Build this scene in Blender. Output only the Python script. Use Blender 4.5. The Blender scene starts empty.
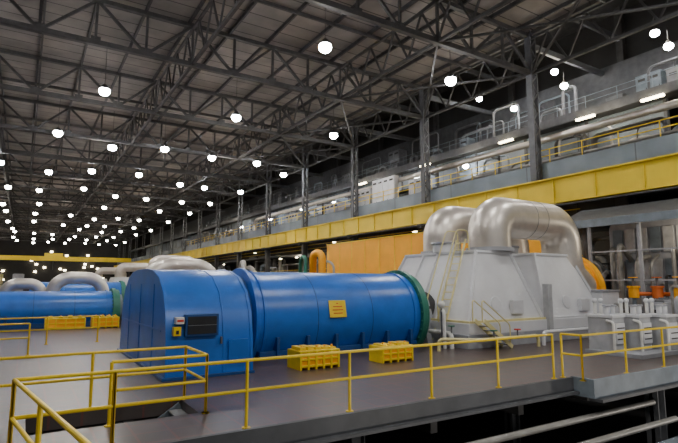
import bpy, bmesh, math, random
from mathutils import Vector, Matrix
random.seed(7)
SC = bpy.context.scene

# ------------------------------------------------------------ materials
def mat(name, col, rough=0.5, metal=0.0, var=0.12, nscale=3.0, bump=0.0, emit=0.0):
    m = bpy.data.materials.new(name); m.use_nodes = True
    nt = m.node_tree; b = nt.nodes['Principled BSDF']
    tc = nt.nodes.new('ShaderNodeTexCoord')
    n = nt.nodes.new('ShaderNodeTexNoise'); n.inputs['Scale'].default_value = nscale
    n.inputs['Detail'].default_value = 5
    nt.links.new(tc.outputs['Object'], n.inputs['Vector'])
    r = nt.nodes.new('ShaderNodeValToRGB')
    r.color_ramp.elements[0].position = 0.3; r.color_ramp.elements[1].position = 0.7
    r.color_ramp.elements[0].color = (*[c*(1-var) for c in col], 1)
    r.color_ramp.elements[1].color = (*[min(1, c*(1+var)) for c in col], 1)
    nt.links.new(n.outputs['Fac'], r.inputs['Fac'])
    nt.links.new(r.outputs['Color'], b.inputs['Base Color'])
    b.inputs['Roughness'].default_value = rough; b.inputs['Metallic'].default_value = metal
    if bump:
        bp = nt.nodes.new('ShaderNodeBump'); bp.inputs['Strength'].default_value = bump
        nt.links.new(n.outputs['Fac'], bp.inputs['Height']); nt.links.new(bp.outputs['Normal'], b.inputs['Normal'])
    if emit:
        nt.links.new(r.outputs['Color'], b.inputs['Emission Color'])
        b.inputs['Emission Strength'].default_value = emit
        try: m.cycles.emission_sampling = 'NONE'
        except Exception: pass
    return m

def tilemat(name, c1, c2, mortar, scale, rough, bw=0.5, rh=0.5, ms=0.03, rv=0.12):
    m = bpy.data.materials.new(name); m.use_nodes = True
    nt = m.node_tree; b = nt.nodes['Principled BSDF']
    tc = nt.nodes.new('ShaderNodeTexCoord')
    br = nt.nodes.new('ShaderNodeTexBrick')
    br.offset = 0.0
    br.inputs['Color1'].default_value = (*c1, 1); br.inputs['Color2'].default_value = (*c2, 1)
    br.inputs['Mortar'].default_value = (*mortar, 1)
    br.inputs['Scale'].default_value = scale; br.inputs['Mortar Size'].default_value = ms
    br.inputs['Brick Width'].default_value = bw; br.inputs['Row Height'].default_value = rh
    nt.links.new(tc.outputs['Object'], br.inputs['Vector'])
    n = nt.nodes.new('ShaderNodeTexNoise'); n.inputs['Scale'].default_value = 0.5; n.inputs['Detail'].default_value = 3
    nt.links.new(tc.outputs['Object'], n.inputs['Vector'])
    mx = nt.nodes.new('ShaderNodeMix'); mx.data_type = 'RGBA'; mx.blend_type = 'MULTIPLY'
    mx.inputs[0].default_value = 0.6
    rr = nt.nodes.new('ShaderNodeValToRGB')
    rr.color_ramp.elements[0].color = (0.6, 0.6, 0.6, 1); rr.color_ramp.elements[1].color = (1.35, 1.3, 1.25, 1)
    rr.color_ramp.elements[0].position = 0.3; rr.color_ramp.elements[1].position = 0.7
    nt.links.new(n.outputs['Fac'], rr.inputs['Fac'])
    nt.links.new(br.outputs['Color'], mx.inputs[6]); nt.links.new(rr.outputs['Color'], mx.inputs[7])
    nt.links.new(mx.outputs[2], b.inputs['Base Color'])
    mr = nt.nodes.new('ShaderNodeMapRange')
    mr.inputs['To Min'].default_value = rough-rv/2; mr.inputs['To Max'].default_value = rough+rv/2
    nt.links.new(n.outputs['Fac'], mr.inputs['Value']); nt.links.new(mr.outputs['Result'], b.inputs['Roughness'])
    return m

M = dict(
 blue=mat('blue_paint', (0.012, 0.13, 0.52), 0.32, 0, 0.12, 1.5),
 blue_d=mat('blue_paint_dark', (0.008, 0.06, 0.22), 0.4),
 white=mat('casing_grey_white', (0.66, 0.67, 0.70), 0.45, 0, 0.07, 1.2),
 white_m=mat('casing_grey_mid', (0.42, 0.43, 0.45), 0.45, 0, 0.15, 3),
 white_d=mat('casing_grey', (0.32, 0.33, 0.36), 0.5, 0, 0.15, 2),
 silver=mat('pipe_lagging', (0.68, 0.63, 0.57), 0.36, 0.6, 0.12, 1.5, 0.05),
 gsilver=mat('dusty_pipe_lagging', (0.28, 0.275, 0.26), 0.5, 0.4, 0.25, 1.5),
 yellow=mat('yellow_paint', (0.85, 0.60, 0.012), 0.4, 0, 0.08, 4),
 cream=mat('cream_paint', (0.70, 0.62, 0.30), 0.5),
 yband=mat('girder_yellow', (0.72, 0.53, 0.006), 0.5, 0, 0.12, 0.5),
 orange=mat('orange_paint', (0.95, 0.42, 0.003), 0.5, 0, 0.05, 1),
 rust=mat('orange_red_paint', (0.60, 0.13, 0.015), 0.5, 0, 0.15, 2),
 green=mat('green_paint', (0.02, 0.16, 0.11), 0.4),
 steel_t=mat('truss_steel', (0.042, 0.041, 0.042), 0.7, 0, 0.3, 2),
 steel_d=mat('dark_steel', (0.04, 0.039, 0.04), 0.7, 0, 0.3, 2),
 steel_c=mat('column_steel', (0.07, 0.074, 0.082), 0.6, 0, 0.2, 2),
 steel=mat('grey_steel', (0.13, 0.135, 0.145), 0.6, 0, 0.2, 2),
 steel_b=mat('bluegrey_steel', (0.15, 0.185, 0.22), 0.55, 0, 0.2, 2),
 conc=mat('concrete', (0.09, 0.09, 0.09), 0.85, 0, 0.25, 1.5),
 conc_d=mat('dark_concrete', (0.04, 0.04, 0.04), 0.9, 0, 0.3, 1),
 glass=mat('dark_glass', (0.02, 0.022, 0.028), 0.12),
 red=mat('red_paint', (0.6, 0.03, 0.02), 0.5),
 paper=mat('white_plate', (0.75, 0.75, 0.72), 0.5),
 black=mat('black_paint', (0.015, 0.015, 0.015), 0.6),
 lamp=mat('lamp_glow', (0.95, 0.97, 1.0), 0.5, 0, 0.0, 1, 0, 90.0),
 lampw=mat('lamp_glow_warm', (1.0, 0.85, 0.55), 0.5, 0, 0.0, 1, 0, 18.0),
 lampf=mat('lamp_glow_far', (1.0, 0.95, 0.85), 0.5, 0, 0.0, 1, 0, 40.0),
 floor=tilemat('floor_tiles', (0.068, 0.058, 0.055), (0.080, 0.066, 0.062), (0.135, 0.055, 0.05), 1.0, 0.31, 0.6, 0.6, 0.025, 0.08),
 roof=tilemat('roof_slabs', (0.165, 0.152, 0.142), (0.21, 0.193, 0.18), (0.045, 0.042, 0.04), 1.0, 0.85, 6.0, 1.5, 0.05),
 wall=tilemat('wall_panels', (0.06, 0.057, 0.055), (0.08, 0.075, 0.07), (0.02, 0.02, 0.02), 1.0, 0.8, 3.0, 3.0, 0.03),
 clad=tilemat('bluegrey_cladding', (0.15, 0.19, 0.23), (0.18, 0.22, 0.26), (0.07, 0.085, 0.10), 1.0, 0.6, 1.0, 8.0, 0.04),
)

# ------------------------------------------------------------ mesh builder
class MB:
    def __init__(s, name): s.name = name; s.v = []; s.f = []; s.mi = []; s.mats = []
    def m(s, k):
        if k not in s.mats: s.mats.append(k)
        return s.mats.index(k)
    def add(s, vs, fs, k):
        o = len(s.v); s.v += [tuple(v) for v in vs]; i = s.m(k)
        for f in fs: s.f.append([o+a for a in f]); s.mi.append(i)
    def box(s, x0, x1, y0, y1, z0, z1, k):
        vs = [(x0,y0,z0),(x1,y0,z0),(x1,y1,z0),(x0,y1,z0),(x0,y0,z1),(x1,y0,z1),(x1,y1,z1),(x0,y1,z1)]
        s.add(vs, [(0,3,2,1),(4,5,6,7),(0,1,5,4),(1,2,6,5),(2,3,7,6),(3,0,4,7)], k)
    def hexa(s, b, t, z0, z1, k):  # b,t = (x0,x1,y0,y1)
        vs = [(b[0],b[2],z0),(b[1],b[2],z0),(b[1],b[3],z0),(b[0],b[3],z0),(t[0],t[2],z1),(t[1],t[2],z1),(t[1],t[3],z1),(t[0],t[3],z1)]
        s.add(vs, [(0,3,2,1),(4,5,6,7),(0,1,5,4),(1,2,6,5),(2,3,7,6),(3,0,4,7)], k)
    def beam(s, p, q, w, h, k):
        p = Vector(p); q = Vector(q); d = (q-p).normalized()
        up = Vector((0,0,1)) if abs(d.z) < 0.95 else Vector((0,1,0))
        a = d.cross(up).normalized()*w/2; b = a.cross(d).normalized()*h/2
        vs = [p-a-b, p+a-b, p+a+b, p-a+b, q-a-b, q+a-b, q+a+b, q-a+b]
        s.add(vs, [(0,1,2,3),(7,6,5,4),(0,4,5,1),(1,5,6,2),(2,6,7,3),(3,7,4,0)], k)
    def cyl(s, p, q, r, k, n=20, r2=None):
        p = Vector(p); q = Vector(q); r2 = r if r2 is None else r2
        d = (q-p).normalized(); up = Vector((0,0,1)) if abs(d.z) < 0.95 else Vector((0,1,0))
        a = d.cross(up).normalized(); b = a.cross(d).normalized()
        vs = []
        for c, rr in ((p, r), (q, r2)):
            for i in range(n):
                t = 2*math.pi*i/n; vs.append(c + a*math.cos(t)*rr + b*math.sin(t)*rr)
        fs = [(i, n+i, n+(i+1)%n, (i+1)%n) for i in range(n)]
        fs.append(tuple(range(n))); fs.append(tuple(range(2*n-1, n-1, -1)))
        s.add(vs, fs, k)
    def tube(s, pts, r, k, bend=0.3, n=16, seg=8):
        P = [Vector(p) for p in pts]; path = [P[0]]
        for i in range(1, len(P)-1):
            a = (P[i-1]-P[i]); b = (P[i+1]-P[i]); L = min(bend, a.length*.49, b.length*.49)
            a.normalize(); b.normalize()
            s0 = P[i]+a*L; s1 = P[i]+b*L
            half = a.angle(b)/2
            if half > 1.5: path.append(P[i]); continue
            c = P[i] + (a+b).normalized()*(L/math.cos(half))
            u = s0-c; w = s1-c; ang = u.angle(w)
            for j in range(seg+1):
                t = j/seg
                v = (u*math.sin((1-t)*ang)+w*math.sin(t*ang))/math.sin(ang)
                path.append(c+v)
        path.append(P[-1])
        vs = []; prev = None
        for i, c in enumerate(path):
            d = (path[min(i+1, len(path)-1)]-path[max(i-1, 0)]).normalized()
            if prev is None:
                up = Vector((0,0,1)) if abs(d.z) < 0.9 else Vector((0,1,0))
                a = d.cross(up).normalized()
            else:
                a = (prev - d*prev.dot(d)).normalized()
            prev = a; b = d.cross(a)
            for j in range(n):
                t = 2*math.pi*j/n; vs.append(c+a*math.cos(t)*r+b*math.sin(t)*r)
        m_ = len(path)
        fs = [(i*n+j, i*n+(j+1)%n, (i+1)*n+(j+1)%n, (i+1)*n+j) for i in range(m_-1) for j in range(n)]
        fs.append(tuple(range(n-1, -1, -1))); fs.append(tuple((m_-1)*n+j for j in range(n)))
        s.add(vs, fs, k)
    def prism(s, prof, x0, x1, k, prof2=None):   # profile in (y,z), extruded on X
        n = len(prof); prof2 = prof2 or prof
        vs = [(x0, y, z) for y, z in prof]+[(x1, y, z) for y, z in prof2]
        fs = [(i, (i+1)%n, n+(i+1)%n, n+i) for i in range(n)]
        fs.append(tuple(range(n-1, -1, -1))); fs.append(tuple(range(n, 2*n)))
        s.add(vs, fs, k)
    def disc(s, c, r, k, rz=None, n=16, m_=8):
        rz = rz or r; vs = []; fs = []
        for i in range(1, m_):
            ph = math.pi*i/m_
            for j in range(n):
                t = 2*math.pi*j/n
                vs.append((c[0]+r*math.sin(ph)*math.cos(t), c[1]+r*math.sin(ph)*math.sin(t), c[2]+rz*math.cos(ph)))
        for i in range(m_-2):
            for j in range(n): fs.append((i*n+j, (i+1)*n+j, (i+1)*n+(j+1)%n, i*n+(j+1)%n))
        vs += [(c[0], c[1], c[2]+rz), (c[0], c[1], c[2]-rz)]; T = len(vs)-2
        for j in range(n):
            fs.append((T, j, (j+1)%n)); fs.append((T+1, (m_-2)*n+(j+1)%n, (m_-2)*n+j))
        s.add(vs, fs, k)
    def done(s, bevel=0.0, parent=None):
        me = bpy.data.meshes.new(s.name); me.from_pydata(s.v, [], s.f)
        for k in s.mats: me.materials.append(M[k])
        for p, i in zip(me.polygons, s.mi): p.material_index = i; p.use_smooth = True
        bm = bmesh.new(); bm.from_mesh(me); bmesh.ops.recalc_face_normals(bm, faces=bm.faces); bm.to_mesh(me); bm.free()
        me.set_sharp_from_angle(angle=math.radians(32)); me.update()
        ob = bpy.data.objects.new(s.name, me); SC.collection.objects.link(ob)
        if bevel:
            b = ob.modifiers.new('bevel', 'BEVEL'); b.width = bevel; b.segments = 2; b.limit_method = 'ANGLE'; b.angle_limit = math.radians(40)
        if parent: ob.parent = parent
        return ob

def railing(name, pts, z=0.0, h=1.2, sp=2.2, r=0.03, k='yellow', toe=False):
    b = MB(name)
    for i in range(len(pts)-1):
        p = Vector((*pts[i], z)); q = Vector((*pts[i+1], z)); L = (q-p).length; n = max(1, round(L/sp))
        for hh in (h, h*0.55): b.cyl(p+Vector((0,0,hh)), q+Vector((0,0,hh)), r, k, 10)
        if toe: b.beam(p+Vector((0,0,0.06)), q+Vector((0,0,0.06)), 0.012, 0.12, k)
        for j in range(n+1):
            c = p.lerp(q, j/n); b.cyl(c, c+Vector((0,0,h)), r*1.05, k, 10)
            b.cyl(c, c+Vector((0,0,0.02)), 0.08, k, 10)
    return b.done()

# ------------------------------------------------------------ room shell
XW = 31.4; YF = 222.0
b = MB('floor')
hx0, hx1, hy0, hy1 = 0.2, 3.2, 10.5, 11.9
b.box(-16, 32, hy1, YF, -0.3, 0, 'floor'); b.box(-16, hx0, 8.8, hy1, -0.3, 0, 'floor')
b.box(hx1, 32, 8.8, hy1, -0.3, 0, 'floor'); b.box(hx0, hx1, 8.8, hy0, -0.3, 0, 'floor')
b.box(13.2, 32, 8.2, 8.8, -0.3, 0, 'floor')
b.add([(-8,-3,0),(1.9,-3,0),(.62,5.2,0),(0.1,8.8,0),(-8,8.8,0),(-8,-3,-.3),(1.9,-3,-.3),(.62,5.2,-.3),(0.1,8.8,-.3),(-8,8.8,-.3)],
      [(0,1,2,3,4),(9,8,7,6,5),(0,5,6,1),(1,6,7,2),(2,7,8,3),(3,8,9,4),(4,9,5,0)], 'floor')
b.done()
b = MB('floor_edge_beam')
b.box(0.3, 13.2, 8.72, 8.80, -0.33, 0.03, 'steel_c'); b.box(0.3, 13.2, 8.55, 8.95, -0.39, -0.33, 'steel_c')
b.box(13.2, 32, 8.12, 8.20, -0.45, 0.05, 'steel_b'); b.box(13.2, 32, 7.95, 8.35, -0.53, -0.45, 'steel_c')
b.box(13.12, 13.2, 8.12, 8.8, -0.45, 0.05, 'steel_b')
for x in range(2, 32, 3): b.box(x, x+.2, 8.9, 14, -0.75, -0.32, 'steel_d')
b.done()
b = MB('floor_basement'); b.box(-16, 46, -10, 40, -6.3, -6, 'conc_d'); b.done()
b = MB('basement_column')
for x, y in ((16.9, 8.5), (8, 12), (24, 12), (16.9, 14)):
    b.box(x-.22, x+.22, y-.05, y+.05, -6, -.6, 'steel')
    for s_ in (-.22, .18): b.box(x+s_, x+s_+.04, y-.2, y+.2, -6, -.6, 'steel')
b.done()
b = MB('basement_pipework')
for i in range(22):
    z = random.uniform(-4.5, -1.4); y = random.uniform(4.5, 8); r = random.choice([.06,.09,.14,.22])
    x0 = random.uniform(2, 12); x1 = random.uniform(18, 31)
    b.tube([(x0, y, -6), (x0, y, z), (x1, y, z), (x1, y, -6)], r, random.choice(['steel', 'steel_c', 'gsilver', 'steel_b']), .4, 12)
for z, y in ((-.95, 8.3), (-1.3, 7.7)):
    b.cyl((4, y, z), (16.4, y, z), .08, 'gsilver', 12)
for i in range(9):
    x = 9+i*2.3; b.beam((x, 3, -2.6), (x, 8, -2.6), .18, .28, 'steel_c')
b.beam((6, 6.5, -2.3), (31, 6.5, -2.3), .2, .35, 'steel'); b.beam((6, 3.2, -2.3), (31, 3.2, -2.3), .2, .35, 'steel')
b.done()
b = MB('stairway_down')
for i in range(9):
    b.box(hx1-.3-i*.3, hx1-.02-i*.3, hy0+.1, hy1-.1, -.22-i*.19, -.18-i*.19, 'steel')
for y in (hy0+.08, hy1-.08): b.beam((hx1, y, -.15), (hx0, y, -2.05), .05, .25, 'steel_b')
b.done()

b = MB('ceiling')
b.box(-16, XW, -12, YF, 21.6, 21.9, 'roof')
b.box(XW, 46, -12, YF, 27.5, 27.8, 'steel_d')
for x in range(-15, 32, 3): b.box(x-.07, x+.07, -12, YF, 21.3, 21.6, 'steel_t')
b.done()
b = MB('wall_left'); b.box(-16.3, -16, -12, YF, -6, 22, 'wall'); b.done()
b = MB('wall_far'); b.box(-16.3, 46, YF, YF+.3, -6, 28, 'wall'); b.done()
b = MB('wall_right'); b.box(45, 45.3, -12, YF, -6, 28, 'wall')
b.box(38, 38.2, 20, YF, 0, 10, 'wall'); b.box(XW-.1, XW+.2, -12, YF, 21.3, 27.5, 'wall')
b.done()

# roof trusses
b = MB('roof_trusses')
zb, zt = 18.3, 21.25
ys = [-1.1 + 12*i for i in range(19)]
T = 'steel_t'
for n_, y in enumerate(ys):
    xs = [-16 + 3.16*i for i in range(16)]
    b.beam((-16, y, zb), (XW, y, zb), .34, .34, T); b.beam((-16, y, zt), (XW, y, zt), .3, .3, T)
    for i in range(15):
        x0, x1 = xs[i], xs[i+1]
        b.beam((x0, y, zb), (x0, y, zt), .16, .16, T)
        if i % 2: b.beam((x0, y, zb), (x1, y, zt), .18, .18, T)
        else: b.beam((x0, y, zt), (x1, y, zb), .18, .18, T)
        if y < 90: b.box(x0-.3, x0+.3, y-.03, y+.03, zb-.05, zb+.45, T)
for y in [5+12*i for i in range(17)]:
    b.beam((-16, y, zt-.15), (XW, y, zt-.15), .15, .25, T)
for x in (-3.36, 9.28, 21.92, XW):
    for i in range(len(ys)-1):
        y0, y1 = ys[i], ys[i+1]
        b.beam((x, y0, zb), (x, y1, zb), .2, .22, T); b.beam((x, y0, zt-.2), (x, y1, zt-.2), .18, .2, T)
        m = 4 if y0 < 100 else 2
        for j in range(m):
            a = y0+(y1-y0)*j/m; c = y0+(y1-y0)*(j+1)/m; mid = (a+c)/2
            b.beam((x, a, zb), (x, mid, zt-.2), .12, .12, T); b.beam((x, mid, zt-.2), (x, c, zb), .12, .12, T)
for i in range(len(ys)-1):
    y0, y1 = ys[i], ys[i+1]
    for x0, x1 in ((21.92, XW), (-16, -3.36)):
        b.beam((x0, y0, zb), (x1, y1, zb), .14, .14, T); b.beam((x0, y1, zb), (x1, y0, zb), .14, .14, T)
b.done()

# columns (laced)
b = MB('hall_columns')
for y in ys:
    for x in (XW, -15.6):
        for dx in (-.30, .30):
            b.box(x+dx-.05, x+dx+.05, y-.25, y+.25, 0, 21.3, 'steel_c')
        b.box(x-.3, x+.3, y-.03, y+.03, 0, 9, 'steel_c')
        z = 9
        while z < 20.5:
            b.beam((x-.3, y-.2, z), (x+.3, y-.2, z+.7), .08, .08, 'steel_c'); b.beam((x+.3, y-.2, z+.7), (x-.3, y-.2, z+1.4), .08, .08, 'steel_c'); z += 1.4
    if y < 120:
        b.box(44, 44.5, y-.3, y+.3, 0, 27.5, 'steel_d')
        for z in (20.5, 24.5): b.beam((XW+.3, y, z), (44.5, y, z), .25, .45, 'steel_c')
b.done()

# crane girder and gallery
b = MB('crane_runway_girder')
b.box(XW-.75, XW-.45, -10, YF-.5, 8.15, 9.78, 'yband')
b.box(XW-.95, XW-.36, -10, YF-.5, 9.78, 9.88, 'yband'); b.box(XW-.95, XW-.36, -10, YF-.5, 8.07, 8.15, 'yband')
y = -9
while y < 120: b.box(XW-.85, XW-.75, y, y+.04, 8.15, 9.78, 'yband'); y += 3
b.cyl((XW-1.0, -10, 7.9), (XW-1.0, 200, 7.9), .07, 'steel_d', 8)
for y in ys: b.box(XW-.9, XW-.36, y-.3, y+.3, 7.7, 8.07, 'steel_c')
b.done()
b = MB('gallery_floor')
b.box(XW+.45, 45, -10, YF-.5, 10.1, 10.4, 'conc')
b.box(XW+.36, XW+.45, -10, YF-.5, 9.9, 11.35, 'clad')
b.box(37, 45, -10, YF-.5, 15.9, 16.2, 'conc_d'); b.box(36.8, 37, -10, YF-.5, 15.7, 16.4, 'steel_c')
b.done()
b = MB('wall_gallery_cladding')
b.box(38.6, 38.8, 17, 200, 10.4, 15.9, 'clad'); b.box(41, 41.2, -8, 200, 16.2, 21, 'steel_c')
for i in range(30): b.box(38.5, 38.6, 17+i*6, 17.25+i*6, 10.4, 15.9, 'steel_c')
b.done()
railing('gallery_railing', [(XW+.55, -8), (XW+.55, 120)], 11.35, 1.05, 2.5, .035, 'yellow')
railing('gallery_railing', [(36.9, -8), (36.9, 120)], 16.4, 1.0, 2.5, .022, 'steel_b')

# gallery pipes
b = MB('gallery_pipework')
b.tube([(33, -4, 13.5), (33, 80, 13.5), (33, 80, 10.4)], .25, 'silver', 1, 16)
b.tube([(34, 2, 12.1), (34, 90, 12.1)], .11, 'gsilver', .6, 12)
for i in range(80):
    x = random.uniform(34, 38); y = 8+random.random()**1.2*130; z0 = 10.4
    r = random.choice([.06, .08, .1, .14, .18, .22]); h = random.uniform(1.2, 4.2); L = random.uniform(1, 5)
    k = random.choice(['gsilver', 'steel', 'steel_b', 'steel_d', 'gsilver', 'gsilver', 'steel_b'])
    b.tube([(x, y, z0), (x, y, z0+h), (x, y+L, z0+h), (x, y+L+.1, z0)], r, k, .4, 10, 5)
for i in range(50):
    x = random.uniform(37.5, 40.5); y = 8+random.random()**1.2*120; z0 = 16.2
    r = random.choice([.05, .06, .08, .1, .14]); h = random.uniform(1, 3.8); L = random.uniform(1, 5)
    b.tube([(x, y, z0), (x, y, z0+h), (x, y+L, z0+h), (x, y+L+.1, z0)], r, random.choice(['steel', 'steel_b', 'steel_c', 'steel', 'steel_c']), .4, 10, 5)
for i in range(14):
    y = 6+i*7.5+random.uniform(-1, 1); b.box(33.5, 33.7, y, y+.12, 10.4, 14, 'steel_c')
    b.box(32.7, 33.7, y, y+.12, 13.08, 13.2, 'steel_c')
b.tube([(36, 16.5, 10.4), (36, 16.5, 12.6), (36, 19, 12.6), (36, 19, 10.4)], .28, 'gsilver', 1, 18)
b.done()
b = MB('gallery_equipment')
def cabinet(b, x0, x1, y0, y1, z0, z1, k):
    b.box(x0, x1, y0, y1, z0+.12, z1, k); b.box(x0+.08, x1-.08, y0+.08, y1-.08, z0, z0+.12, 'steel_d')
    n = max(1, round((y1-y0)/.9))
    for j in range(n):
        c = y0+(y1-y0)*j/n; d = y0+(y1-y0)*(j+1)/n
        b.box(x0-.03, x0, c+.06, d-.06, z0+.22, z1-.12, k)
        b.box(x0-.05, x0-.03, c+.2, d-.2, z1-.5, z1-.3, 'steel_d'); b.box(x0-.06, x0-.03, c+.12, c+.16, z0+.8, z0+1.1, 'black')
    b.box(x0+.2, x1-.2, y0+.2, y1-.2, z1, z1+.1, 'steel')
cabinet(b, 32.1, 32.7, 40.5, 44.4, 10.4, 13.9, 'white')
cabinet(b, 32.1, 32.7, 44.8, 48.5, 10.4, 13.2, 'white_m')
cabinet(b, 32.1, 32.7, 36.2, 38.2, 10.4, 12.9, 'white_m')
cabinet(b, 33, 35, 53, 56, 10.4, 12.9, 'white_d'); cabinet(b, 36, 37.5, 21, 25, 10.4, 12.8, 'steel_b')
cabinet(b, 33, 35, 64, 68, 10.4, 12.9, 'white_d')
for i in range(14):
    y = 8+random.random()*110; w = random.uniform(.8, 2.5); h = random.uniform(1.2, 2.6); x = random.uniform(35, 37)
    cabinet(b, x, x+1.2, y, y+w, 10.4, 10.4+h, random.choice(['steel', 'steel_b', 'white_d', 'steel_b', 'cream']))
for i in range(12):
    y = 8+random.random()*80; w = random.uniform(.8, 2.5); h = random.uniform(1.2, 3); x = random.uniform(38, 39.5)
    cabinet(b, x, x+1.2, y, y+w, 16.2, 16.2+h, random.choice(['steel', 'steel_b', 'steel']))
b.done()

# lower side area
b = MB('sidewall_pipework')
for i in range(110):
    x = random.uniform(32.2, 37); y = 9+random.random()**1.2*120; r = random.choice([.06, .1, .14, .22, .3]); h = random.uniform(2, 7.4); L = random.uniform(1, 7)
    k = random.choice(['gsilver', 'steel', 'steel_b', 'white_d', 'gsilver', 'green', 'steel_d'])
    b.tube([(x, y, 0), (x, y, h), (x, y+L, h), (x, y+L, 0)], r, k, .5, 10, 5)
for z in (3.4, 6.6):
    b.box(32, 37.5, 20, 120, z, z+.15, 'steel_c'); b.beam((XW+.5, 20, z+1.1), (XW+.5, 120, z+1.1), .05, .05, 'yellow'); b.beam((XW+.5, 20, z+.6), (XW+.5, 120, z+.6), .04, .04, 'yellow')
b.done()
b = MB('canopy_shed')
b.add([(27.6,5,6.0),(27.6,19,6.0),(30.4,19,7.1),(30.4,5,7.1),(27.6,5,6.2),(27.6,19,6.2),(30.4,19,7.3),(30.4,5,7.3)],
      [(0,1,2,3),(7,6,5,4),(0,4,5,1),(1,5,6,2),(2,6,7,3),(3,7,4,0)], 'steel_c')
b.box(27.5, 27.6, 5, 19, 5.85, 6.3, 'steel_b')
for y in (8.5, 11.3, 14.1, 16.9):
    b.box(27.65, 27.8, y-.08, y+.08, 0, 5.95, 'white_d')
for z in (1.2, 2.8, 4.4): b.box(27.68, 27.76, 8.5, 17, z-.04, z+.04, 'white_d')
b.box(30.2, 30.35, 8.4, 17, 0, 6.6, 'white_d')
for i in range(12):
    y = 8.6+i*.7
    for z in (.8, 2.6, 4.4):
        b.box(30.1, 30.2, y, y+.55, z, z+1.4, 'white_m' if (i+int(z)) % 3 else 'steel_b')
b.done()
b = MB('shed_pipework')
for i in range(18):
    y = 8.6+i*.5; r = random.choice([.07, .1, .14]); x = random.uniform(28.2, 29.5)
    b.tube([(x, y, 0), (x, y, random.uniform(3, 5.4)), (30.0, y+.2, random.uniform(3, 5))], r, random.choice(['silver', 'white_d', 'gsilver', 'gsilver', 'steel_d']), .4, 10, 5)
b.done()

b = MB('orange_partition')
b.box(29.6, 29.9, 32.5, 50, 0, 7.05, 'orange'); b.box(29.5, 30.0, 32.5, 50, 7.05, 7.15, 'yellow')
b.box(29.6, 29.9, 21, 31, 0, 6.6, 'orange')
for i in range(8): b.box(29.57, 29.6, 32.5+i*2.45, 32.55+i*2.45, 0, 7.05, 'yellow')
for i in range(4): b.box(29.57, 29.6, 21+i*2.8, 21.05+i*2.8, 0, 6.6, 'yellow')
b.done()

# ------------------------------------------------------------ lamps
b = MB('high_bay_lamps')
near = []
def lamp(x, y, z=17.75, r=.30, k='lamp'):
    b.cyl((x, y, z+.15), (x, y, z+.5), r*1.0, 'steel_d', 14, r*.4); b.cyl((x, y, z+.5), (x, y, 21.28), .02, 'steel_t', 6)
    b.disc((x, y, z-.02), r, k, r*.85)
for y in (10, 26, 42):
    for x in (-7, 4, 15, 25.7): lamp(x+random.uniform(-.4, .4), y+random.uniform(-.4, .4), 17.6, .42); near.append((x, y))
for y in [58.5+16.5*i for i in range(10)]:
    for x in [-14.3+5.35*i for i in range(9)]:
        if random.random() < .93: lamp(x+random.uniform(-.9, .9), y+random.uniform(-3, 3), 17.6+random.uniform(-.4, .2), .44, 'lamp' if y < 80 else 'lampf')
b.done()
b = MB('gallery_lamps')
for x, y, z in ((36.5, 16.5, 20.1), (36.5, 15.7, 18.8), (36.5, 24.4, 20.2), (36.5, 23.6, 18.7), (36.5, 32.6, 20.5), (36.5, 28.6, 18.3), (37.4, 35.5, 14.5), (37.4, 43, 14.6), (36.7, 60, 14), (36.7, 52, 14.5), (36.7, 70, 14.5), (36.7, 82, 14), (36.7, 96, 14)):
    b.cyl((x, y, z+.1), (x, y, z+.4), .26, 'steel_d', 12, .12); b.disc((x, y, z), .3, 'lamp', .26); b.cyl((x, y, z+.4), (x, y, z+1.2), .03, 'steel_d', 6)
for y, z in ((16.3, 15.5), (21.3, 15.5), (29, 15.5), (40, 15.5), (52, 15.5)):
    b.box(36.5, 36.75, y, y+1.5, z, z+.15, 'lampw')
b.done()
b = MB('sidewall_lamps')
for y in [22+5*i for i in range(18)]:
    x = random.uniform(31.8, 32.0); z = random.choice([3, 6.2, 7.6]); b.box(x, x+.15, y, y+.5, z, z+.12, 'lampw')
b.done()
b = MB('far_wall_glow_boxes')  # glowing boxes added at random to warm the far end
for i in range(24):
    x = random.uniform(-14, 30); z = random.uniform(3, 15); b.box(x, x+.9, YF-.5, YF-.05, z, z+.6, 'lampw')
b.done()

def plight(name, loc, p, col=(1, .96, .9), r=.35):
    l = bpy.data.lights.new(name, 'POINT'); l.energy = p; l.color = col; l.shadow_soft_size = r
    o = bpy.data.objects.new(name, l); o.location = loc; SC.collection.objects.link(o)
def slight(name, loc, p, col=(1, .97, .92), r=.35):
    l = bpy.data.lights.new(name, 'SPOT'); l.energy = p; l.color = col; l.shadow_soft_size = r
    l.spot_size = math.radians(150); l.spot_blend = .5
    o = bpy.data.objects.new(name, l); o.location = loc; SC.collection.objects.link(o)
for i, (x, y) in enumerate(near):
    slight('hall_lamp_and_fill', (x, y, 17.1), (650 if x < 5 else 1250) if y == 10 else 1450); plight('roof_fill_light', (x, y, 17.0), 340, (1, .95, .89))  # spots are the lamps; the points are added to brighten the roof
for x, e in ((-4, 1500), (8, 2700), (20, 2900)): slight('hall_lamp_and_fill', (x, -4, 16.9), e); plight('roof_fill_light', (x, -4, 17.0), 250, (1, .94, .88))  # unseen lights added behind the camera for the machine fronts, no fixtures
for y in (59, 84, 110, 140, 175, 205):
    for x in (-8, 6, 20): slight('hall_lamp_and_fill', (x, y, 16.9), 1300, (1, .92, .80)); plight('roof_fill_light', (x, y, 17.0), 650, (1, .87, .72))  # the warmer points are added to tint and lift the far roof
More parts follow.
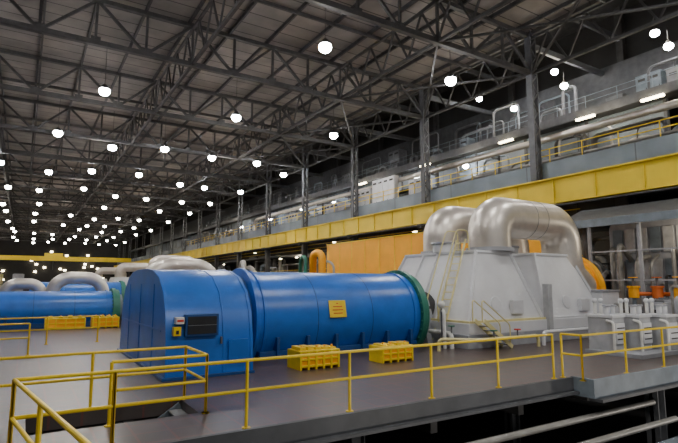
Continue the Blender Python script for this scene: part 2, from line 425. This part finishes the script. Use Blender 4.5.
for x, y, z, p in ((35.8, 16, 19, 380), (35.8, 24, 19, 380), (35.8, 30, 18.4, 300), (36, 12, 15, 200), (36, 20, 15, 250), (36, 34, 14.8, 320), (36, 50, 14.6, 320), (36, 70, 14.6, 400), (34, 24, 5.8, 180), (34, 42, 5.8, 160), (34, 65, 5.8, 300), (29, 12, 5.4, 120), (35, 100, 14, 500), (24, 60, 8, 300), (22, 90, 8, 300)):
    plight('gallery_lamp_and_fill', (x, y, z), p, (1, .86, .64))  # includes added fill without fixtures, under the gallery and out in the hall
plight('basement_fill_light', (20, 4, -1.2), 500, (1, .92, .82)); plight('basement_fill_light', (9, 4, -1.5), 350, (1, .92, .82))  # added fill without fixtures, lifts the dark lower level

# ------------------------------------------------------------ generators
def arc_prof(yc, zc, r, zmin, n=48):
    a0 = math.asin(max(-1, min(1, (zmin-zc)/r)))
    return [(yc+r*math.cos(a0+(math.pi-2*a0)*i/n), zc+r*math.sin(a0+(math.pi-2*a0)*i/n)) for i in range(n+1)]
def generator(name, x0, x1, yc, zc, r, sign=True):
    b = MB(name)
    b.box(x0+.2, x1-.2, yc-r*.97, yc+r*.97, 0, .28, 'blue_d')
    b.prism(arc_prof(yc, zc, r, .12), x0, x1, 'blue')
    for x, w, dr in ((x0-.02, .14, .14), (x0+.32, .1, .05), (x1-.35, .1, .05)):
        b.prism(arc_prof(yc, zc, r+dr, .04), x, x+w, 'blue')
    nseg = 3
    for i in range(1, nseg): 
        x = x0+(x1-x0)*i/nseg; b.prism(arc_prof(yc, zc, r+.008, .1), x, x+.03, 'blue_d')
    b.prism(arc_prof(yc, zc, r+.17, .02), x1, x1+.22, 'green'); b.prism(arc_prof(yc, zc, r+.08, .05), x1+.22, x1+.42, 'green')
    for i in range(22):
        a = math.radians(-30+240*i/21)
        b.cyl((x1-.06, yc+(r+.1)*math.cos(a), zc+(r+.1)*math.sin(a)), (x1, yc+(r+.1)*math.cos(a), zc+(r+.1)*math.sin(a)), .04, 'green', 8)
    b.prism(arc_prof(yc, zc, r*.8, .3), x1+.42, x1+.62, 'steel_b')
    for i in range(6):
        x = x0+.8+i*(x1-x0-1.4)/5
        b.box(x, x+.12, yc-r-.04, yc-r+.35, .12, .75, 'blue_d')
    return b
g = generator('turbo_generator', 6.8, 14.2, 18, 1.3, 1.75)
def plate(b, x, ang, yc, zc, r, w, h, k, off=.03):
    c = Vector((x, yc-(r+off)*math.cos(ang), zc+(r+off)*math.sin(ang))); t = Vector((0, math.sin(ang), math.cos(ang)))
    n = Vector((0, -math.cos(ang), math.sin(ang)))*.008; X = Vector((1, 0, 0))
    vs = [c-X*w/2-t*h/2, c+X*w/2-t*h/2, c+X*w/2+t*h/2, c-X*w/2+t*h/2]; vs = [v-n for v in vs]+[v+n for v in vs]
    b.add(vs, [(3,2,1,0),(4,5,6,7),(0,1,5,4),(1,2,6,5),(2,3,7,6),(3,0,4,7)], k)
A = math.radians(12)
plate(g, 10.1, A, 18, 1.3, 1.75, .74, .64, 'yellow', .03)
for dz, w in ((.20, .1), (.08, .4), (-.04, .46), (-.16, .4)):
    plate(g, 10.1, A+dz/1.75, 18, 1.3, 1.75, w, .035, 'red', .048)
g.done(0.01)

# exciter housing
b = MB('exciter_housing')
half = [(3.72, 0.02), (3.66, 1.0), (3.5, 1.75), (3.15, 2.35), (2.5, 2.8), (1.7, 3.0), (.9, 3.07)]
def prof(s=1.0):
    p = [(18+y*s, z*s) for y, z in half]; return p+[(18-y*s, z*s) for y, z in reversed(half)]
b.prism(prof(), 3.4, 5.9, 'blue')
for x, w in ((3.38, .07), (5.0, .04), (5.83, .09)): b.prism(prof(1.006), x, x+w, 'blue')
b.prism(arc_prof(18, 1.3, 1.6, .05), 5.9, 6.76, 'blue_d')
for y in (16.0, 18.0, 20.0): b.box(3.36, 3.4, y-.03, y+.03, .1, 2.6, 'blue')
b.box(3.36, 3.4, 14.9, 21.1, 1.25, 1.3, 'blue')
b.box(3.88, 4.82, 14.22, 14.45, 1.15, 1.75, 'blue_d'); b.box(3.94, 4.76, 14.20, 14.4, 1.21, 1.69, 'glass')
b.box(3.94, 4.76, 14.19, 14.2, 1.44, 1.455, 'steel')
b.box(3.56, 3.76, 14.2, 14.40, 1.18, 1.42, 'yellow'); b.box(3.62, 3.84, 14.2, 14.45, 1.50, 1.68, 'paper'); b.box(3.64, 3.82, 14.19, 14.2, 1.56, 1.62, 'red')
b.box(3.62, 3.70, 14.19, 14.2, 1.23, 1.33, 'black')
b.box(5.15, 5.75, 14.25, 14.33, .35, 1.0, 'blue'); b.box(4.9, 4.94, 14.2, 14.3, .9, 1.1, 'steel')
b.box(3.3, 5.95, 14.2, 21.8, 0, .08, 'blue_d')
b.done(.012)

# ------------------------------------------------------------ turbine
b = MB('steam_turbine')
b.box(15.2, 26.0, 14.6, 21.4, 0, .55, 'white_d')
b.box(15.35, 20.35, 14.65, 21.35, .55, 1.0, 'white'); b.box(20.45, 25.4, 14.65, 21.35, .55, 1.0, 'white')
h1 = ((15.5, 20.2, 14.8, 21.2), (16.9, 19.1, 15.6, 20.4)); h2 = ((20.5, 25.2, 14.8, 21.2), (20.9, 23.7, 15.6, 20.4))
for h_ in (h1, h2):
    b.hexa(h_[0], h_[1], 1.0, 4.0, 'white')
    t = h_[1]; b.box(t[0]-.06, t[1]+.06, t[2]-.06, t[3]+.06, 3.98, 4.1, 'white')
    B = h_[0]; b.box(B[0]-.12, B[1]+.12, B[2]-.12, B[3]+.12, .96, 1.1, 'cream' if h_ is h1 else 'white')
    for u in (0, 1):
        for v in (2, 3):
            b.beam((B[u], B[v], 1.05), (t[u], t[v], 4.02), .14, .14, 'white')
    for f in (.3, .5, .7):
        y0 = B[2]+(B[3]-B[2])*f; y1 = t[2]+(t[3]-t[2])*f
        b.beam((B[0]-.02, y0, 1.05), (t[0]-.02, y1, 4.0), .08, .14, 'white')
    xm = (B[0]+B[1])/2
    b.cyl((xm-.5, 14.95, 1.75), (xm-.5, 15.2, 1.7), .32, 'white', 20); b.box(xm+.3, xm+1.0, 14.72, 14.92, 1.3, 1.9, 'white')
for x in (17.4, 22.0):
    b.cyl((x-.1, 18, 4.1), (x-.1, 18, 4.5), .55, 'white', 24); b.cyl((x-.1, 18, 4.5), (x-.1, 18, 4.6), .62, 'white_d', 24)
b.box(20.3, 20.6, 14.5, 14.8, .3, 2.6, 'white_m'); b.box(24.6, 26.1, 14.5, 16.2, .5, 2.2, 'white'); b.box(24.55, 26.15, 14.45, 16.25, 2.2, 2.3, 'white_d')
b.cyl((14.85, 18, 1.3), (15.9, 18, 1.3), .95, 'steel_d', 28); b.cyl((14.9, 18, 1.3), (15.05, 18, 1.3), 1.1, 'white_d', 28)
b.hexa((14.9, 15.6, 16.6, 19.4), (15.0, 15.5, 17.2, 18.8), 0, 1.9, 'white_d')
hp = arc_prof(18, 2.2, 2.1, .1)
b.prism(hp, 26.0, 27.4, 'orange'); b.prism(arc_prof(18, 2.2, 2.25, .1), 26.6, 26.8, 'orange')
b.box(26, 27.4, 16.2, 19.8, 0, .3, 'steel')
to = b.done(.015)
b = MB('crossover_pipe')
for y in (16.3, 19.5):
    b.tube([(18.6, y, 4.1), (18.6, y, 5.8), (24.1, y, 5.8), (24.1, y, 3.2), (26.0, y+.4, 2.4)], .98, 'silver', 2.3, 32, 12)
    b.cyl((18.6, y, 4.1), (18.6, y, 4.28), 1.12, 'white_d', 32)
    for x in (21.0, 21.8): b.cyl((x, y, 5.8), (x+.04, y, 5.8), .99, 'gsilver', 32)
b.done()

def ladder(name, p, q, w, dvec, n, k='yellow', rail=True):
    b = MB(name); p = Vector(p); q = Vector(q); d = Vector(dvec)*w
    b.beam(p, q, .06, .06, k); b.beam(p+d, q+d, .06, .06, k)
    for i in range(n):
        t = (i+.5)/n; c = p.lerp(q, t); b.cyl(c, c+d, .022, k, 8)
    return b
b = ladder('casing_ladder', (15.2, 16.1, .2), (16.8, 16.1, 4.6), .55, (0, 1, 0), 14, 'cream')
b.tube([(15.0, 16.05, 1.0), (14.95, 16.05, 1.9), (16.2, 16.05, 5.0), (16.9, 16.05, 5.0), (16.95, 16.05, 4.05)], .03, 'cream', .2, 8)
b.tube([(15.0, 16.7, 1.0), (14.95, 16.7, 1.9), (16.2, 16.7, 5.0), (16.9, 16.7, 5.0), (16.95, 16.7, 4.05)], .03, 'cream', .2, 8)
b.done()
b = MB('access_steps')
for y in (14.0, 14.5): 
    b.beam((15.5, y, 1.15), (17.1, y, .05), .05, .16, 'cream')
    b.tube([(15.4, y, 1.1), (15.4, y, 2.0), (17.0, y, .95), (17.0, y, .05)], .025, 'cream', .15, 8)
for i in range(5): b.box(15.7+i*.28, 15.95+i*.28, 14.0, 14.5, .9-i*.19, .93-i*.19, 'steel')
b.done()
b = MB('bearing_oil_pipework')
b.tube([(14.9, 15.2, 0), (14.9, 15.2, .6), (14.9, 16.5, .6)], .09, 'paper', .2, 12)
b.tube([(13.9, 14.9, .0), (13.9, 14.9, .45), (15.0, 13.8, .45), (18.5, 13.8, .45), (18.5, 13.8, 0)], .07, 'cream', .2, 12)
b.tube([(14.7, 15.4, 0), (14.7, 15.4, 1.5), (15.0, 15.9, 1.5), (15.05, 15.9, .0)], .07, 'paper', .2, 12)
b.tube([(19, 13.9, 0), (19, 13.9, .55), (23, 13.9, .55), (23, 13.9, 0)], .08, 'white', .2, 12)
for x, y, z in ((14.9, 15.2, .62), (15.8, 13.8, .5), (17.2, 13.8, .48)):
    b.cyl((x, y, z), (x, y, z+.28), .03, 'steel', 8); b.cyl((x, y, z+.26), (x, y, z+.3), .14, 'red' if x > 17 else 'green', 14)
b.disc((14.75, 15.6, 1.75), .16, 'paper')
b.cyl((14.75, 15.6, 0), (14.75, 15.6, 1.7), .04, 'steel', 8)
b.done()

def crate(x0, x1, y0, y1, h, n):
    b = MB('storage_crate')
    b.box(x0, x1, y0, y1, .06, h*.82, 'orange')
    for i in range(n+1):
        x = x0+(x1-x0)*i/n; b.box(x-.035, x+.035, y0-.04, y1+.04, 0, h*.9, 'yellow')
    for z in (.08, h*.45, h*.82): b.box(x0-.03, x1+.03, y0-.03, y1+.03, z, z+.06, 'yellow')
    for i in range(n):
        x = x0+(x1-x0)*(i+.5)/n; b.box(x-.1, x+.1, y0+.1, y1-.1, h*.88, h*.98+random.uniform(0, .08), 'yellow'); b.cyl((x, y0+.2, h*.9), (x, y0+.2, h*1.12), .04, 'orange', 8)
    b.done(.008)
crate(7.25, 8.6, 13.8, 14.6, .62, 5); crate(10.2, 11.45, 13.6, 14.3, .58, 4)

b = MB('oil_pump_skid')
b.box(18.3, 21.6, 9.5, 11.6, 0, .15, 'white_d')
for i, (x, y) in enumerate(((18.5, 10.6), (19.5, 10.15), (20.5, 9.7))):
    b.box(x, x+.8, y, y+.95, .15, 1.35, 'white_m'); b.box(x-.05, x+.85, y-.05, y+1.0, 1.35, 1.45, 'white')
    for u in (.2, .6):
        b.cyl((x+u, y+.3, 1.45), (x+u, y+.3, 1.75), .1, 'white', 14); b.cyl((x+u, y+.3, 1.75), (x+u, y+.3, 1.81), .15, 'white_d', 14)
        b.cyl((x+u, y+.75, 1.45), (x+u, y+.75, 1.95), .06, 'paper', 12); b.disc((x+u, y+.75, 1.95), .1, 'white')
    b.box(x+.1, x+.7, y-.08, y, .4, 1.15, 'white')
    for z in (.55, .75, .95): b.box(x+.15, x+.65, y-.1, y-.08, z, z+.04, 'steel_d')
    b.tube([(x-.1, y-.1, .15), (x-.1, y-.1, 1.2), (x-.02, y+.2, 1.25)], .05, 'paper', .1, 10)
b.done(.01)
b = MB('auxiliary_equipment')
for i in range(6):
    x = 22.3+i*.6; y = random.uniform(9.6, 13.2); h = random.uniform(.8, 2.0)
    if i % 2: cabinet(b, x, x+.5, y, y+.8, 0, h, random.choice(['white_d', 'white_m', 'steel_b']))
    else:
        b.cyl((x, y, 0), (x, y, h), .25, 'white_d', 18); b.disc((x, y, h), .25, 'white_d'); b.tube([(x, y, h), (x, y, h+.6), (x+.4, y+.5, h+.6), (x+.4, y+.5, 0)], .06, 'gsilver', .2, 10)
b.done(.01)
b = MB('control_valve_rack')
for i, (x, y) in enumerate(((26.4, 13.9), (26.7, 12.9), (26.6, 11.9))):
    k = ('orange', 'rust', 'orange')[i]
    b.cyl((x, y, 0), (x, y, 1.9), .1, 'steel_b', 12); b.cyl((x, y, 1.9), (x, y, 2.4), .24, k, 18); b.cyl((x, y, 2.4), (x, y, 2.5), .3, k, 18)
    b.cyl((x, y, 2.5), (x, y, 2.9), .06, 'steel', 10); b.cyl((x, y, 2.9), (x, y, 2.95), .22, k, 16)
b.tube([(26.4, 14.1, 2.1), (26.9, 12.9, 2.1), (26.7, 11.4, 2.1), (26.7, 11.4, 0)], .1, 'rust', .3, 12)
b.box(26.1, 27.2, 11.6, 14.2, 0, .2, 'white_d')
b.done(.008)

# ------------------------------------------------------------ distant units
def pipe_arch(b, x0, x1, y, z0, z1, r):
    b.tube([(x0, y, z0), (x0, y, z1), (x1, y, z1), (x1, y, z0)], r, 'silver', (x1-x0)*.35, 20, 8)
u = generator('turbo_generator', -1.6, 4.9, 36, .95, 1.2); u.done()
b = MB('exciter_housing'); b.prism([(y*.5+27, z*.75) for y, z in prof()], -4.6, -1.9, 'blue'); b.prism([(y*.505+26.91, z*.76) for y, z in prof()], -4.0, -3.9, 'blue_d'); b.done()
b = MB('crossover_pipe'); pipe_arch(b, 1.6, 4.6, 37.6, 0, 3.0, .4); pipe_arch(b, -1.0, 1.0, 37.9, 0, 2.6, .35); b.done()
crate(1.2, 3.2, 33.2, 34, .7, 4); crate(3.6, 5.0, 33.0, 33.8, .7, 4)
b = MB('crossover_pipe')
for y in (36, 38.2): b.tube([(7.4, y, 0), (7.4, y, 3.9), (11.8, y, 3.9), (11.8, y, 0)], .5, 'silver', 1.5, 20, 8)
b.done()
b = MB('steam_turbine'); b.box(5.6, 14, 34, 40, 0, .8, 'white_d'); b.hexa((6, 9.6, 34.3, 39.7), (7, 8.8, 35, 39), .8, 3.0, 'white'); b.hexa((10, 13.6, 34.3, 39.7), (10.6, 12.8, 35, 39), .8, 3.0, 'white'); b.done(.02)
for y in (60, 84, 110):
    u = generator('turbo_generator', 1, 9, y, 1.2, 1.6); u.done()
    b = MB('steam_turbine'); b.box(10, 20, y-3, y+3, 0, .8, 'white_d'); b.hexa((10.5, 14.5, y-2.8, y+2.8), (11.5, 13.8, y-2, y+2), .8, 3.6, 'white'); b.hexa((15, 19, y-2.8, y+2.8), (15.5, 18, y-2, y+2), .8, 3.6, 'white')
    b.tube([(12.5, y, 3.5), (12.5, y, 5.2), (17, y, 5.2), (17, y, 3.5)], .7, 'silver', 1.5, 18, 8); b.done()
b = MB('distant_plant_equipment')
for i in range(46):
    x = random.uniform(21, 28.0); y = random.uniform(40, 150); h = random.uniform(2.0, 6.0)
    k = random.choice(['gsilver', 'steel_b', 'white_d', 'green', 'cream', 'steel', 'orange', 'steel_b'])
    if i % 3: b.tube([(x, y, 0), (x, y, h), (x+random.uniform(-2, 1), y+random.uniform(1, 3), h), (x+1, y+3.5, 0)], random.choice([.12, .2, .35]), k, .8, 12, 5)
    else: cabinet(b, x, x+1.4, y, y+random.uniform(1, 3), 0, h*.7, k)
for i in range(30):
    x = random.uniform(-14, -1.5); y = random.uniform(70, 170); cabinet(b, x, x+2, y, y+2, 0, random.uniform(1.5, 5), random.choice(['steel_b', 'white_d', 'cream', 'blue', 'orange']))
b.done()
b = MB('overhead_crane')
for y in (182, 185): b.box(-15, XW-.97, y-.4, y+.4, 9.9, 11.2, 'yband')
b.box(5, 10, 181.6, 185.4, 11.2, 12.2, 'yband'); b.box(-15, -14, 180, 187, 9.6, 10, 'yband'); b.box(XW-1.2, XW-.4, 180, 187, 9.88, 10, 'yband')
b.cyl((7.5, 183.5, 7), (7.5, 183.5, 11.2), .08, 'steel', 8); b.done()

# ------------------------------------------------------------ railings
railing('guard_railing', [(-.02, 8.95), (1.35, 8.95), (12.6, 8.95)], 0, 1.2, 2.25)
railing('guard_railing', [(13.0, 8.95), (13.0, 8.35), (26, 8.35)], 0, 1.2, 2.3)
railing('guard_railing', [(-.02, 8.95), (.55, 5.2), (1.3, .4)], 0, 1.2, 2.4)
railing('stair_opening_railing', [(-.6, 12.0), (3.3, 12.0), (3.3, 10.4), (1.5, 10.4)], 0, 1.15, 2.0)
railing('guard_railing', [(-8, 12.3), (-1.2, 12.3), (-1.2, 9.6)], 0, 1.15, 2.0)
railing('guard_railing', [(-10, 27), (-1, 27), (-1, 25.5), (3.0, 25.5)], 0, 1.15, 1.6)
railing('guard_railing', [(-10, 22), (.3, 22)], 0, 1.15, 1.6)

# ------------------------------------------------------------ world & camera
w = bpy.data.worlds.new('World'); SC.world = w; w.use_nodes = True
w.node_tree.nodes['Background'].inputs[0].default_value = (.60, .62, .66, 1); w.node_tree.nodes['Background'].inputs[1].default_value = .3
cam = bpy.data.cameras.new('camera'); co = bpy.data.objects.new('camera', cam); SC.collection.objects.link(co)
cam.sensor_width = 36; cam.lens = 36*501/678; cam.clip_end = 600
co.location = (0, 0, 2.6); p = math.radians(7.1)
co.rotation_euler = (math.radians(90)+p, 0, -math.radians(32))
SC.camera = co
